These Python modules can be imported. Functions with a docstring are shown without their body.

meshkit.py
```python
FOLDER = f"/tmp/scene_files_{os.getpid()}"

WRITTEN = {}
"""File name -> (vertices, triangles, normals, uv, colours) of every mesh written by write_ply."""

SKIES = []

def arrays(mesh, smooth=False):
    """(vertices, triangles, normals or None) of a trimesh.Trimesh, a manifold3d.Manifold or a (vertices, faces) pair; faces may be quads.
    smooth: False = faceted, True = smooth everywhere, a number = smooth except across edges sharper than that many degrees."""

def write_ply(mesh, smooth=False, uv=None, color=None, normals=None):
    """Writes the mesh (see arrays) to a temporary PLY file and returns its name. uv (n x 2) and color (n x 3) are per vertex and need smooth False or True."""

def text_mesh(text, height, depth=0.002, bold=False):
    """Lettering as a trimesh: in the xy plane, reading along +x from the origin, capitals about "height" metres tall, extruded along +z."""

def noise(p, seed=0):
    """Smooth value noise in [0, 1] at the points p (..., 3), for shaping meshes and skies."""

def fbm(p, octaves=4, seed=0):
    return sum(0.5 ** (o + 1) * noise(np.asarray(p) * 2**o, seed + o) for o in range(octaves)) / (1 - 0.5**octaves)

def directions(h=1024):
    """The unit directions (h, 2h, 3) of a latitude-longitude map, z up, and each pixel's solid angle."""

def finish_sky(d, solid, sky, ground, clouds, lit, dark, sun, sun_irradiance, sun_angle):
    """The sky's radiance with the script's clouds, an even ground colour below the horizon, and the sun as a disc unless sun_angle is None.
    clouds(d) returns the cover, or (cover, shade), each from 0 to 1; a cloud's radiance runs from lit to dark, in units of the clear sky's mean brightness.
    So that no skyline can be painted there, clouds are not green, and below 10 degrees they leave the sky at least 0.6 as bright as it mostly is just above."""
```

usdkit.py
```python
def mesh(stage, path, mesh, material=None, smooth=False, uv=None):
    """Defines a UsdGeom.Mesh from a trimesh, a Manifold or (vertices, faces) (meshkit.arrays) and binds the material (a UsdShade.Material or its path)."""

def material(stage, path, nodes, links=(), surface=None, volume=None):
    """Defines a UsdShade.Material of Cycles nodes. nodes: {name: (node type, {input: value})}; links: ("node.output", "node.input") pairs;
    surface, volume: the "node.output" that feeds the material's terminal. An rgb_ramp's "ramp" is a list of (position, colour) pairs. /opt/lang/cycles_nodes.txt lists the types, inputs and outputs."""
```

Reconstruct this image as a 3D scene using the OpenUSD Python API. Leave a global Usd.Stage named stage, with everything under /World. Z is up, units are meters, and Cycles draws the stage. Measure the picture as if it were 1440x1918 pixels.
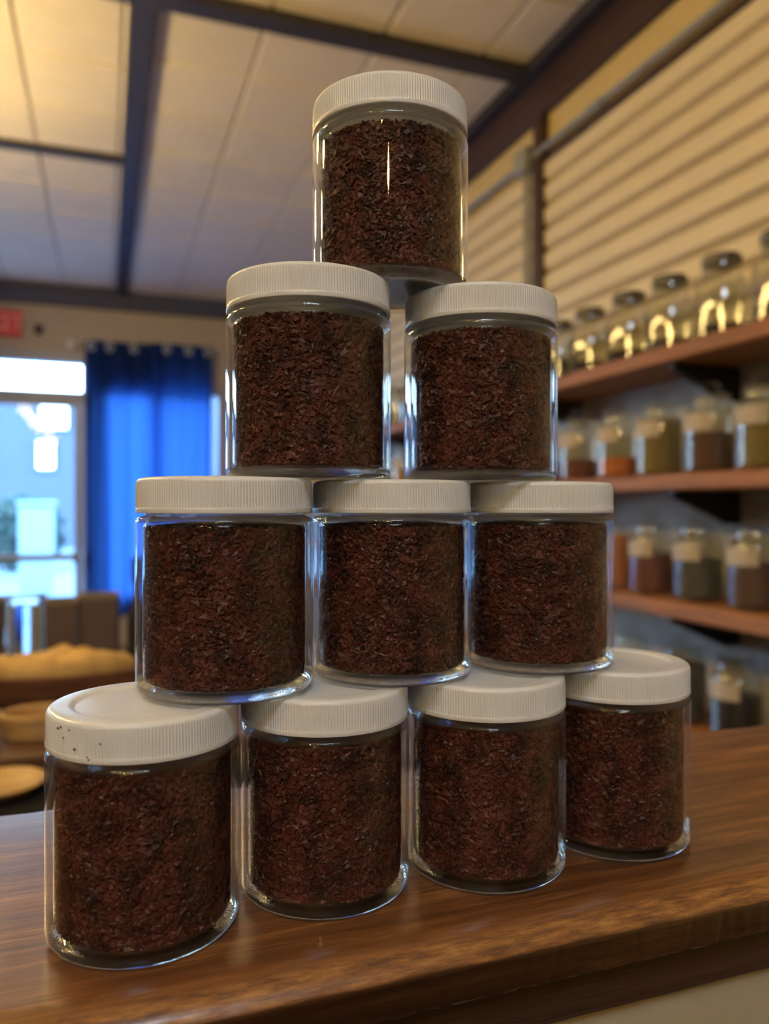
import math, numpy as np, trimesh, usdkit, meshkit
from shapely.geometry import Polygon
from pxr import Usd, UsdGeom, UsdLux, UsdShade, Gf, Sdf

stage = Usd.Stage.CreateInMemory()
UsdGeom.SetStageUpAxis(stage, 'Z'); UsdGeom.SetStageMetersPerUnit(stage, 1.0)
UsdGeom.Xform.Define(stage, '/World'); UsdGeom.Scope.Define(stage, '/World/Looks')

# ------------------------------------------------------------------ camera
FPX, YAW, PITCH, ROLL = 1459.6, 0.3442, -0.0064, 0.0016
CAM_Z = 1.1899                      # the bar top is at 1.05
vw = np.array([math.sin(YAW)*math.cos(PITCH), math.cos(YAW)*math.cos(PITCH), math.sin(PITCH)])
rt = np.array([math.cos(YAW), -math.sin(YAW), 0.0]); up = np.cross(rt, vw)
rt, up = math.cos(ROLL)*rt+math.sin(ROLL)*up, math.cos(ROLL)*up-math.sin(ROLL)*rt
cam = UsdGeom.Camera.Define(stage, '/World/camera')
cam.CreateHorizontalApertureAttr(36.0); cam.CreateVerticalApertureAttr(36.0*1918/1440)
cam.CreateFocalLengthAttr(36.0*FPX/1440); cam.CreateClippingRangeAttr((0.02, 500.0))
cam.CreateFStopAttr(10.5); cam.CreateFocusDistanceAttr(0.272)
cam.CreateExposureAttr(0.15)
cam.AddTransformOp().Set(Gf.Matrix4d(*rt, 0, *up, 0, *(-vw), 0, 0, 0, CAM_Z, 1))

# ------------------------------------------------------------------ sky (daylight comes in through the shop front and the rear window)
SKY_STRENGTH = 5.0
usdkit.material(stage, '/World/Looks/sky', {
    'sky': ('sky_texture', {'sky_type': 'multiple_scattering', 'sun_disc': False, 'sun_elevation': 0.6, 'sun_rotation': 3.6}),
    'tc': ('texture_coordinate', {}), 'map': ('mapping', {'scale': (1.0, 1.0, 2.5)}),
    'n': ('noise_texture', {'scale': 2.2, 'detail': 6.0, 'roughness': 0.6}),
    'cr': ('rgb_ramp', {'ramp': [(0.3, (0.7, 0.7, 0.7)), (0.65, (0.95, 0.95, 0.95))]}),
    'mul': ('mix', {'mix_type': 'mix', 'fac': 0.5, 'color2': (0.62, 0.86, 1.0)}),
    'bg': ('background_shader', {'strength': SKY_STRENGTH})},
    [('tc.generated', 'map.vector'), ('map.vector', 'n.vector'), ('n.fac', 'cr.fac'), ('cr.color', 'mul.fac'), ('sky.color', 'mul.color1'),
     ('mul.color', 'bg.color')], surface='bg.background')
dome = UsdLux.DomeLight.Define(stage, '/World/sky_dome')
dome.CreateIntensityAttr(1.0)
UsdShade.MaterialBindingAPI.Apply(dome.GetPrim()).Bind(UsdShade.Material.Get(stage, '/World/Looks/sky'))

PANEL_POWER, PANEL_COLOR = 24.0, (0.70, 0.85, 1.0)
LAMP_POWER = 130.0                   # radiance of a bulb's glass
LAMP_COLOR = (1.0, 0.68, 0.24)

# ------------------------------------------------------------------ helpers
_used = {}
def numbered(parent, name):
    k = (parent, name); n = _used.get(k, 0); _used[k] = n+1
    return name if n == 0 else f'{name}_{n:03d}'
def P(parent): return '/World' if parent is None else str(parent.GetPath())
def tag(o, label=None, cat=None, group=None, kind=None):
    for k, v in (('label', label), ('category', cat), ('group', group), ('kind', kind)):
        if v: o.SetCustomDataByKey(k, v)
    return o
def obj(name, mesh, m, parent=None, smooth=False):
    path = P(parent)+'/'+numbered(P(parent), name)
    return usdkit.mesh(stage, path, mesh, m, smooth).GetPrim()
def thing(name, label, cat, loc=(0, 0, 0), rotz=0.0, group=None):
    x = UsdGeom.Xform.Define(stage, '/World/'+numbered('/World', name))
    x.AddTranslateOp().Set(Gf.Vec3d(*map(float, loc))); x.AddRotateZOp().Set(float(math.degrees(rotz)))
    return tag(x.GetPrim(), label, cat, group)
def dup(root, name, label, cat, loc, rotz, group=None):
    x = thing(name, label, cat, loc, rotz, group)
    x.GetReferences().AddInternalReference(root.GetPath()); x.SetInstanceable(True)
    tag(x, label, cat, group)
    return x
def struct(name, mesh, m, label=None, smooth=False):
    o = obj(name, mesh, m, None, smooth); return tag(o, label, None, None, 'structure')
def cat(*ms):
    return trimesh.util.concatenate([x for x in ms])
def box(x0, x1, y0, y1, z0, z1, c=0.0):
    """A box with chamfered edges."""
    e = np.array([x1-x0, y1-y0, z1-z0]); m = np.array([x0+x1, y0+y1, z0+z1])/2
    if c <= 0:
        b = trimesh.creation.box(e); b.apply_translation(m); return b
    c = min(c, e.min()*0.45); pts = []
    for s in np.ndindex(2, 2, 2):
        sg = np.array(s)*2-1
        for k in range(3):
            q = e/2-c; q[k] = e[k]/2; pts.append(sg*q)
    b = trimesh.convex.convex_hull(np.array(pts)); b.apply_translation(m); return b
def lathe(prof, seg=64, closed=False):
    """Revolves (r, z) points, outer side walked upwards; ends at r = 0 are closed by a fan."""
    prof = np.asarray(prof, float); th = np.arange(seg)*2*np.pi/seg; V = []; idx = []
    for r, z in prof:
        if r < 1e-9: idx.append([len(V)]*seg); V.append((0, 0, z))
        else:
            idx.append(list(range(len(V), len(V)+seg))); V += [(r*math.cos(t), r*math.sin(t), z) for t in th]
    F = []; n = len(prof)
    for i in range(n if closed else n-1):
        a, b = idx[i], idx[(i+1) % n]
        for j in range(seg):
            k = (j+1) % seg
            if a[j] != a[k]: F.append((a[j], a[k], b[k]))
            if b[j] != b[k]: F.append((a[j], b[k], b[j]))
    return trimesh.Trimesh(np.array(V), np.array(F), process=False)
def tube(pts, r, sides=10):
    pts = np.asarray(pts, float); t = np.gradient(pts, axis=0); t /= np.linalg.norm(t, axis=1, keepdims=True)
    a = np.cross(t, np.where(np.abs(t[:, 2:]) < 0.9, [0, 0, 1.0], [1.0, 0, 0])); a /= np.linalg.norm(a, axis=1, keepdims=True); b = np.cross(t, a)
    an = np.arange(sides)*2*np.pi/sides
    v = pts[:, None]+r*(np.cos(an)[None, :, None]*a[:, None]+np.sin(an)[None, :, None]*b[:, None])
    F = []
    for i in range(len(pts)-1):
        for j in range(sides):
            k = (j+1) % sides
            F += [(i*sides+j, (i+1)*sides+k, i*sides+k), (i*sides+j, (i+1)*sides+j, (i+1)*sides+k)]
    v = v.reshape(-1, 3); n = len(v); v = np.vstack([v, pts[:1], pts[-1:]])
    for j in range(sides):
        k = (j+1) % sides; F += [(n, j, k), (n+1, n-sides+k, n-sides+j)]
    m = trimesh.Trimesh(v, np.array(F), process=False); m.fix_normals(); return m
def move(m, *t):
    m = m.copy(); m.apply_translation(t); return m
def rot(m, ang, axis=(0, 0, 1), at=(0, 0, 0)):
    m = m.copy(); m.apply_transform(trimesh.transformations.rotation_matrix(ang, axis, at)); return m
def prism(poly, d, axis='y', at=0.0):
    """Extrudes a polygon. axis 'y': polygon in (x, z); axis 'x': polygon in (y, z)."""
    m = trimesh.creation.extrude_polygon(Polygon(poly), d, engine='earcut'); v = m.vertices.copy()
    w = np.stack([v[:, 0], at+v[:, 2], v[:, 1]], 1) if axis == 'y' else np.stack([at+v[:, 2], v[:, 0], v[:, 1]], 1)
    m = trimesh.Trimesh(w, m.faces, process=False); m.fix_normals(); return m
lib = np.random.default_rng

# ------------------------------------------------------------------ materials
def mat(name, color, rough=0.5, var=0.0, scale=10.0, bump=0.0, bscale=80.0, metal=0.0, spec=0.5, stretch=(1, 1, 1), coat=0.0, color2=None, extra=None, per=0.0):
    """Principled with a noise between two tones and a fine bump; per: random value change per object."""
    nodes = {'p': ('principled_bsdf', {'roughness': rough, 'metallic': metal, 'specular_ior_level': spec, 'coat_weight': coat, 'coat_roughness': 0.12, 'base_color': color})}
    links = []
    c = np.array(color, float)
    if var or color2 is not None or bump:
        nodes['tc'] = ('texture_coordinate', {}); nodes['map'] = ('mapping', {'scale': stretch})
        links += [('tc.object', 'map.vector')]
    src = None
    if var or color2 is not None:
        nodes['n'] = ('noise_texture', {'scale': scale, 'detail': 5.0, 'roughness': 0.62})
        lo, hi = (c*(1-var), np.minimum(c*(1+var), 1)) if color2 is None else (c, np.array(color2))
        nodes['r'] = ('rgb_ramp', {'ramp': [(0.3, tuple(lo)), (0.7, tuple(hi))]})
        links += [('map.vector', 'n.vector'), ('n.fac', 'r.fac')]; src = 'r.color'
    if per:
        nodes['oi'] = ('object_info', {}); nodes['mr'] = ('map_range', {'from_min': 0.0, 'from_max': 1.0, 'to_min': 1-per, 'to_max': 1+per})
        nodes['hs'] = ('hsv', {'hue': 0.5, 'saturation': 1.0, 'fac': 1.0, 'color': color})
        links += [('oi.random', 'mr.value'), ('mr.result', 'hs.value')]
        if src: links.append((src, 'hs.color'))
        src = 'hs.color'
    if src: links.append((src, 'p.base_color'))
    if bump:
        nodes['bn'] = ('noise_texture', {'scale': bscale, 'detail': 3.0}); nodes['b'] = ('bump', {'strength': bump, 'distance': 0.002})
        links += [('map.vector', 'bn.vector'), ('bn.fac', 'b.height'), ('b.normal', 'p.normal')]
    return usdkit.material(stage, f'/World/Looks/{name}', nodes, links, surface='p.BSDF')
def wood(name, dark, mid, light, axis, rough=0.35, fine=1.0, coat=0.0, bump=0.25):
    """Grain running along the given axis."""
    s = {'x': (1.5, 28, 28), 'y': (28, 1.5, 28), 'z': (28, 28, 1.5)}[axis]; s = tuple(v*fine for v in s)
    s2 = {'x': (6, 300, 300), 'y': (300, 6, 300), 'z': (300, 300, 6)}[axis]; s2 = tuple(v*fine for v in s2)
    return usdkit.material(stage, f'/World/Looks/{name}', {
        'tc': ('texture_coordinate', {}), 'm1': ('mapping', {'scale': s}), 'm2': ('mapping', {'scale': s2}),
        'n1': ('noise_texture', {'scale': 1.0, 'detail': 6.0, 'roughness': 0.65, 'distortion': 1.2}),
        'n2': ('noise_texture', {'scale': 1.0, 'detail': 3.0, 'roughness': 0.6}),
        'r1': ('rgb_ramp', {'ramp': [(0.28, dark), (0.5, mid), (0.72, light)]}),
        'r2': ('rgb_ramp', {'ramp': [(0.3, (0.5, 0.5, 0.5)), (0.6, (1, 1, 1))]}),
        'mx': ('mix', {'mix_type': 'multiply', 'fac': 0.75}), 'bp': ('bump', {'strength': bump, 'distance': 0.0012}),
        'p': ('principled_bsdf', {'roughness': rough, 'coat_weight': coat, 'coat_roughness': 0.18})},
        [('tc.object', 'm1.vector'), ('tc.object', 'm2.vector'), ('m1.vector', 'n1.vector'), ('m2.vector', 'n2.vector'), ('n1.fac', 'r1.fac'), ('n2.fac', 'r2.fac'),
         ('r1.color', 'mx.color1'), ('r2.color', 'mx.color2'), ('mx.color', 'p.base_color'), ('n2.fac', 'bp.height'), ('bp.normal', 'p.normal')], surface='p.BSDF')

M = {}
_B = 0.06257
M['glass'] = usdkit.material(stage, '/World/Looks/jar_glass', {   # heavy refracting base and shoulder, mostly thin-wall behaviour on the straight side
    'g': ('glass_bsdf', {'color': (0.96, 0.975, 0.97), 'roughness': 0.0, 'IOR': 1.5}), 't': ('transparent_bsdf', {'color': (0.96, 0.97, 0.965)}), 'gl': ('glossy_bsdf', {'color': (1, 1, 1), 'roughness': 0.02}),
    'lw': ('layer_weight', {'blend': 0.5}), 'pw': ('math', {'math_type': 'power', 'value2': 4.5}), 'ma': ('math', {'math_type': 'multiply_add', 'value2': 0.9, 'value3': 0.014}), 'pane': ('mix_closure', {}), 'tc': ('texture_coordinate', {}), 'xyz': ('separate_xyz', {}),
    'ra': ('rgb_ramp', {'ramp': [(0.0, (.9, .9, .9)), (0.055, (.9, .9, .9)), (0.07, (0, 0, 0)), (0.94, (0, 0, 0)), (0.955, (.5, .5, .5)), (1.0, (.4, .4, .4))]}),
    'mr': ('map_range', {'from_min': 0.0, 'from_max': _B, 'to_min': 0.0, 'to_max': 1.0, 'clamp': True}), 'x': ('mix_closure', {}),
    'r3': ('rgb_ramp', {'ramp': [(0.0, (.12, .12, .12)), (0.06, (.10, .10, .10)), (0.075, (0, 0, 0)), (0.945, (0, 0, 0)), (0.96, (.2, .2, .2)), (1.0, (.2, .2, .2))]}), 'tr': ('translucent_bsdf', {'color': (.8, .8, .77)}), 'y': ('mix_closure', {}),
    'vo': ('voronoi_texture', {'scale': 900.0}), 'bp': ('bump', {'strength': 0.12, 'distance': 0.0006})},
    [('mr.result', 'r3.fac'), ('r3.color', 'y.fac'), ('x.closure', 'y.closure1'), ('tr.BSDF', 'y.closure2'), ('tc.object', 'vo.vector'), ('vo.distance', 'bp.height'), ('bp.normal', 'g.normal'), ('lw.facing', 'pw.value1'), ('pw.value', 'ma.value1'), ('ma.value', 'pane.fac'), ('t.BSDF', 'pane.closure1'), ('gl.BSDF', 'pane.closure2'), ('tc.object', 'xyz.vector'), ('xyz.z', 'mr.value'), ('mr.result', 'ra.fac'), ('ra.color', 'x.fac'),
     ('pane.closure', 'x.closure1'), ('g.BSDF', 'x.closure2')], surface='y.closure')
def thin_glass(name, tint, f0, rough):
    return usdkit.material(stage, f'/World/Looks/{name}', {'t': ('transparent_bsdf', {'color': tint}), 'g': ('glossy_bsdf', {'color': (1, 1, 1), 'roughness': rough}), 'lw': ('layer_weight', {'blend': 0.5}),
        'pw': ('math', {'math_type': 'power', 'value2': 4.0}), 'ma': ('math', {'math_type': 'multiply_add', 'value2': 0.85, 'value3': f0}), 'x': ('mix_closure', {})},
        [('lw.facing', 'pw.value1'), ('pw.value', 'ma.value1'), ('ma.value', 'x.fac'), ('t.BSDF', 'x.closure1'), ('g.BSDF', 'x.closure2')], surface='x.closure')
M['pane'] = thin_glass('pane', (.96, .98, .985), .003, .02)
M['shelf_glass'] = thin_glass('shelf_jar_glass', (.95, .96, .95), .05, .05)
def lid_mat(name):
    nodes = {'p': ('principled_bsdf', {'base_color': (0.80, 0.79, 0.76), 'roughness': 0.22, 'subsurface_weight': 0.0, 'specular_ior_level': 0.45}),
             'tc': ('texture_coordinate', {}), 'n': ('noise_texture', {'scale': 90.0, 'detail': 4.0}),
             'r': ('rgb_ramp', {'ramp': [(0.35, (0.67, 0.68, 0.70)), (0.6, (0.71, 0.72, 0.745))]})}
    links = [('tc.object', 'n.vector'), ('n.fac', 'r.fac')]
    links.append(('r.color', 'p.base_color'))
    nodes.update({'tl': ('translucent_bsdf', {'color': (.85, .83, .78)}), 'mc': ('mix_closure', {'fac': .28})}); links += [('p.BSDF', 'mc.closure1'), ('tl.BSDF', 'mc.closure2')]
    return usdkit.material(stage, f'/World/Looks/{name}', nodes, links, surface='mc.closure')
M['lid'] = lid_mat('white_plastic')
FL = [(0.0, (.062, .015, .012)), (0.33, (.24, .046, .022)), (0.57, (.58, .115, .040)), (0.76, (.95, .26, .068)), (0.90, (1.0, .50, .15)), (1.0, (1.0, .75, .32))]
M['flakes'] = usdkit.material(stage, '/World/Looks/red_flakes', {'g': ('geometry', {}), 'r': ('rgb_ramp', {'ramp': FL}), 'tc': ('texture_coordinate', {}),
    'n': ('noise_texture', {'scale': 110.0, 'detail': 3.0}), 'r2': ('rgb_ramp', {'ramp': [(0.35, (0.36, 0.33, 0.33)), (0.58, (1.25, 1.22, 1.1))]}), 'mx': ('mix', {'mix_type': 'multiply', 'fac': 1.0}),
    'p': ('principled_bsdf', {'roughness': 0.5, 'specular_ior_level': 0.3})},
    [('g.random_per_island', 'r.fac'), ('tc.object', 'n.vector'), ('n.fac', 'r2.fac'), ('r.color', 'mx.color1'), ('r2.color', 'mx.color2'), ('mx.color', 'p.base_color')], surface='p.BSDF')
M['flake_core'] = mat('flake_core', (0.12, 0.024, 0.018), 0.8, var=0.5, scale=400)
def bar_material():
    s1, s2 = (5, 98, 98), (21, 1050, 1050)
    return usdkit.material(stage, '/World/Looks/bar_wood_finish', {
        'tc': ('texture_coordinate', {}), 'm1': ('mapping', {'scale': s1}), 'm2': ('mapping', {'scale': s2}), 'xyz': ('separate_xyz', {}),
        'n1': ('noise_texture', {'scale': 1.0, 'detail': 6.0, 'roughness': 0.65, 'distortion': 1.2}), 'n2': ('noise_texture', {'scale': 1.0, 'detail': 3.0, 'roughness': 0.6}),
        'm3': ('mapping', {'scale': (70, 420, 420)}), 'n3': ('noise_texture', {'scale': 1.0, 'detail': 4.0, 'roughness': 0.7}), 'n4': ('noise_texture', {'scale': 30.0, 'detail': 3.0}),
        'r1': ('rgb_ramp', {'ramp': [(0.28, (.050, .017, .006)), (0.5, (.135, .050, .015)), (0.72, (.30, .130, .040))]}), 'r2': ('rgb_ramp', {'ramp': [(0.3, (.5, .5, .5)), (0.6, (1, 1, 1))]}),
        'mx': ('mix', {'mix_type': 'multiply', 'fac': 0.8}),
        # how far down the rounded edge: paler streaks on the bevel, darker tone on the front
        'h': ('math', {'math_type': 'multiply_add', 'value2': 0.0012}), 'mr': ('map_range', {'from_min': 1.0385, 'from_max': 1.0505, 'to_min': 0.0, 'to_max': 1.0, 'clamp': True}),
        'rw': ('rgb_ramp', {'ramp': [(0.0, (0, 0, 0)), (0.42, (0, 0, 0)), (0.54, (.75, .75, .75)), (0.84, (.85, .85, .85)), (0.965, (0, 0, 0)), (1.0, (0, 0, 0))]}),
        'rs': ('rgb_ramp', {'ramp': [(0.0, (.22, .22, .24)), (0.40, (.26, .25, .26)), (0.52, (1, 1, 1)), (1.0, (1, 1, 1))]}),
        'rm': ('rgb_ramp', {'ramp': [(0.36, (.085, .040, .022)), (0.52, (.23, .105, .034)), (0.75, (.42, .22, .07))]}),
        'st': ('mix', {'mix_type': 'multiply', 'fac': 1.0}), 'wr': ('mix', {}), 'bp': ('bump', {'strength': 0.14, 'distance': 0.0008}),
        'p': ('principled_bsdf', {'roughness': 0.3, 'coat_weight': 0.4, 'coat_roughness': 0.16})},
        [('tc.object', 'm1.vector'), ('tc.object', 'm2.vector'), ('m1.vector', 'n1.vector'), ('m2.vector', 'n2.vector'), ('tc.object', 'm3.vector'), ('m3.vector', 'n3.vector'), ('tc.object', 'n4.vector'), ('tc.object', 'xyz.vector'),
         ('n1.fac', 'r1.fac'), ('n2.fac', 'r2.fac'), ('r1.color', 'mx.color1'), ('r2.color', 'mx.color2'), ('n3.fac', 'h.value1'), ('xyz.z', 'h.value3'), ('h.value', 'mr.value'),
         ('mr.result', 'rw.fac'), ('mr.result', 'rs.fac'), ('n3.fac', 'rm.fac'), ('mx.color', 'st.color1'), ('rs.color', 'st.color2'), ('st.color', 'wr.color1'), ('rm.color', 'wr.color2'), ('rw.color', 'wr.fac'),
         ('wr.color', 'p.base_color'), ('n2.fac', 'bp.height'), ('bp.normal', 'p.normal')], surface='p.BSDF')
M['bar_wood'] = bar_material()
M['dark_wood'] = wood('dark_wood', (0.022, 0.010, 0.006), (0.045, 0.020, 0.012), (0.075, 0.034, 0.020), 'x', rough=0.5)
M['shelf_wood'] = wood('shelf_wood', (0.20, 0.072, 0.020), (0.36, 0.135, 0.030), (0.48, 0.20, 0.05), 'y', rough=0.6)
M['brown_trim'] = wood('brown_trim', (0.032, 0.014, 0.010), (0.055, 0.025, 0.017), (0.08, 0.038, 0.025), 'y', rough=0.5)
M['beam'] = mat('black_beam', (0.036, 0.034, 0.048), 0.6, var=0.2)
M['bounce_blue'] = mat('bounce_blue_beam', (.058, .074, .185), .6)  # dark front beam; blue bounced daylight is painted into its colour
M['tile'] = mat('ceiling_tile', (0.80, 0.74, 0.66), 0.9, var=0.04, scale=6, bump=0.3, bscale=300, per=0.03)
M['tile_groove'] = mat('ceiling_backing', (0.55, 0.49, 0.42), 0.9)
M['cream'] = mat('cream_paint', (0.60, 0.465, 0.225), 0.6, var=0.03, scale=3, bump=0.1)
M['slat'] = mat('slat_paint', (0.70, 0.60, 0.42), 0.45, var=0.03, scale=4)
M['groove'] = mat('slat_groove', (0.38, 0.30, 0.18), 0.6)
M['umber'] = mat('umber_paint', (0.12, 0.085, 0.06), 0.7)
M['taupe'] = mat('taupe_paint', (0.47, 0.425, 0.42), 0.7, var=0.03, scale=3)
M['grey_wall'] = mat('grey_paint', (0.42, 0.40, 0.38), 0.7, var=0.04, scale=3)
M['half_wall'] = mat('half_wall_paint', (0.33, 0.29, 0.215), 0.6, var=0.06, scale=14, bump=0.15, bscale=120)
M['floor'] = wood('floor_wood', (0.06, 0.03, 0.018), (0.12, 0.06, 0.035), (0.18, 0.095, 0.055), 'y', rough=0.22, fine=0.6)
M['steel'] = mat('galvanised_steel', (0.30, 0.31, 0.30), 0.45, var=0.15, metal=0.2)
M['black_metal'] = mat('black_metal', (0.012, 0.012, 0.013), 0.5)
M['rings'] = mat('ring_metal', (0.48, 0.58, 0.80), 0.35)
M['frame'] = mat('door_frame_metal', (0.36, 0.41, 0.56), 0.4, var=0.05)
M['red'] = mat('sign_red', (0.70, 0.035, 0.07), 0.4)
M['red_pale'] = mat('sign_letters', (0.85, 0.30, 0.32), 0.4)

# ------------------------------------------------------------------ the room
XW, YF, ZC = 1.72, 7.0, 3.015            # right wall, front wall, ceiling
XL, YB = -3.6, -3.6
struct('floor', box(XL-0.1, XW+0.1, YB-0.1, YF+0.1, -0.1, 0.0), M['floor'], 'dark polished wooden floor')
ceil = struct('ceiling', box(XL-0.1, XW+0.1, YB-0.1, YF+0.1, ZC, ZC+0.12), M['tile_groove'], 'ceiling of square cream tiles between dark beams')
T = 0.42
def tiles(xs, ys):
    for x0, x1 in zip(xs[:-1], xs[1:]):
        for y0, y1 in zip(ys[:-1], ys[1:]):
            obj('ceiling_tile', box(x0+0.004, x1-0.004, y0+0.004, y1-0.004, ZC-0.014, ZC+0.001, 0.007), M['tile'], ceil)
BX = 0.135                                # the long beam
left = [BX-0.04-0.028]+[-0.315-T*i for i in range(4)]
left = sorted(left+[BX-0.04])
tiles(left, [2.905]+[3.41+T*i for i in range(3)]); tiles(left, [4.355]+[4.75+T*i for i in range(6)]); tiles(left, [0.75+T*i for i in range(6)])
right = [BX+0.04, 0.575, 1.01, 1.43, 1.63]
tiles(right, [2.905]+[3.29+T*i for i in range(9)]+[YF-0.05]); tiles(right, [0.75+T*i for i in range(6)])
k = 0
def beam(mesh, label, m='beam'):
    global k; k += 1
    return struct(f'trim_{k}', mesh, M[m], label)
beam(box(BX-0.04, BX+0.04, YB, YF, ZC-0.045, ZC), 'long dark ceiling beam running away to the front wall')
beam(box(XL, 1.63, 2.815, 2.905, ZC-0.05, ZC), 'dark cross beam of the ceiling meeting the right wall')
beam(box(XL, BX-0.04, 4.285, 4.345, ZC-0.03, ZC), 'short dark cross beam of the ceiling left of the long beam')
beam(box(XL, XW, YF-0.05, YF, 2.85, ZC), 'dark beam along the top of the front wall, blue bounced light in its colour', 'bounce_blue')
beam(box(1.63, XW, YB, YF-0.05, ZC-0.05, ZC), 'black ceiling beam along the right wall')
k += 1; struct(f'trim_{k}', box(XW-0.035, XW, YB, YF-0.05, 2.805, ZC-0.05, 0.004), M['brown_trim'], 'brown crown board along the top of the right wall')
k += 1; struct(f'trim_{k}', box(XW-0.04, XW, 2.80, 2.865, 0.0, 2.805, 0.004), M['brown_trim'], 'narrow brown post between the two slatted wall panels')
k += 1; struct(f'trim_{k}', box(XW-0.022, XW, YB, 2.80, 2.605, 2.632, 0.003), M['brown_trim'], 'thin brown strip on the right wall under the conduit')
wr = struct('wall_right', box(XW, XW+0.1, YB, YF, 0.0, ZC), M['cream'], 'cream right wall with slatted panels above the shelves')
obj('lower_panel', box(XW-0.006, XW+0.0, 0.2, YF-0.1, 0.0, 1.60), M['grey_wall'], wr)
for (y0, y1) in ((0.30, 2.798), (2.868, YF-0.06)):
    obj('groove_backing', box(XW-0.004, XW+0.0, y0, y1, 1.60, 2.60), M['groove'], wr)
    zt = 2.602
    for i in range(10):
        # a slat: flat face, sloped lower lip
        z1, z0 = zt-0.0925*i, zt-0.0925*(i+1)+0.026
        poly = [(XW-0.004, z0-0.004), (XW-0.020, z0+0.004), (XW-0.021, z0+0.010), (XW-0.021, z1-0.004), (XW-0.018, z1), (XW-0.004, z1)]
        obj('slat', prism(poly, y1-y0, 'y', y0), M['slat'], wr)
struct('wall_left', box(XL-0.1, XL, YB, YF, 0, ZC), M['umber'], 'dark left wall out of view')
# front wall with the door, the curtained window and a shop window further left
def holed(x0, x1, z0, z1, holes, y0, y1):
    """A slab in the x-z plane from y0 to y1 with rectangular holes, one piece."""
    p = Polygon([(x0, z0), (x1, z0), (x1, z1), (x0, z1)])
    for h in holes: p = p.difference(Polygon([(h[0], h[2]), (h[1], h[2]), (h[1], h[3]), (h[0], h[3])]))
    m = trimesh.creation.extrude_polygon(p, y1-y0, engine='earcut'); v = m.vertices
    m = trimesh.Trimesh(np.stack([v[:, 0], y0+v[:, 2], v[:, 1]], 1), m.faces, process=False); m.fix_normals(); return m
DOOR = (-1.16, -0.135, 0.0, 2.47); WIN1 = (-0.02, 0.985, 0.40, 2.21); WIN2 = (-3.35, -1.45, 0.5, 2.47); WINB = None
struct('wall_front', holed(XL, XW, 0, ZC, [(DOOR[0], DOOR[1], -.1, DOOR[3]), WIN1, WIN2], YF, YF+.15), M['taupe'], 'taupe front wall around the glass door')
struct('wall_back', box(XL, XW, YB-.15, YB, 0, ZC), M['umber'], 'dark back wall behind the viewer')
def frame_y(x0, x1, z0, z1, y0, y1, w): return holed(x0, x1, z0, z1, [(x0+w, x1-w, z0+w, z1-w)], y0, y1)
def st_thing(name, label):
    x = UsdGeom.Xform.Define(stage, '/World/'+name); return tag(x.GetPrim(), label, None, None, 'structure')
d1 = st_thing('door_1', 'glass shop door with transom and push bar beside the blue curtain')
obj('door_frame', holed(DOOR[0], DOOR[1], 0, DOOR[3], [(DOOR[0]+.05, DOOR[1]-.045, -.1, 2.385)], YF, YF+.12), M['frame'], d1)
obj('transom_bar', box(DOOR[0]+.05, DOOR[1]-.045, YF, YF+.12, 2.085, 2.15, .004), M['frame'], d1)
obj('transom_pane', box(DOOR[0]+.05, DOOR[1]-.045, YF+.06, YF+.066, 2.15, 2.385), M['pane'], d1)
obj('door_leaf', frame_y(DOOR[0]+.055, DOOR[1]-.05, 0.01, 2.08, YF+.03, YF+.08, .055), M['frame'], d1)
obj('door_pane', box(DOOR[0]+.11, DOOR[1]-.105, YF+.05, YF+.056, .065, 2.025), M['pane'], d1)
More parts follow.
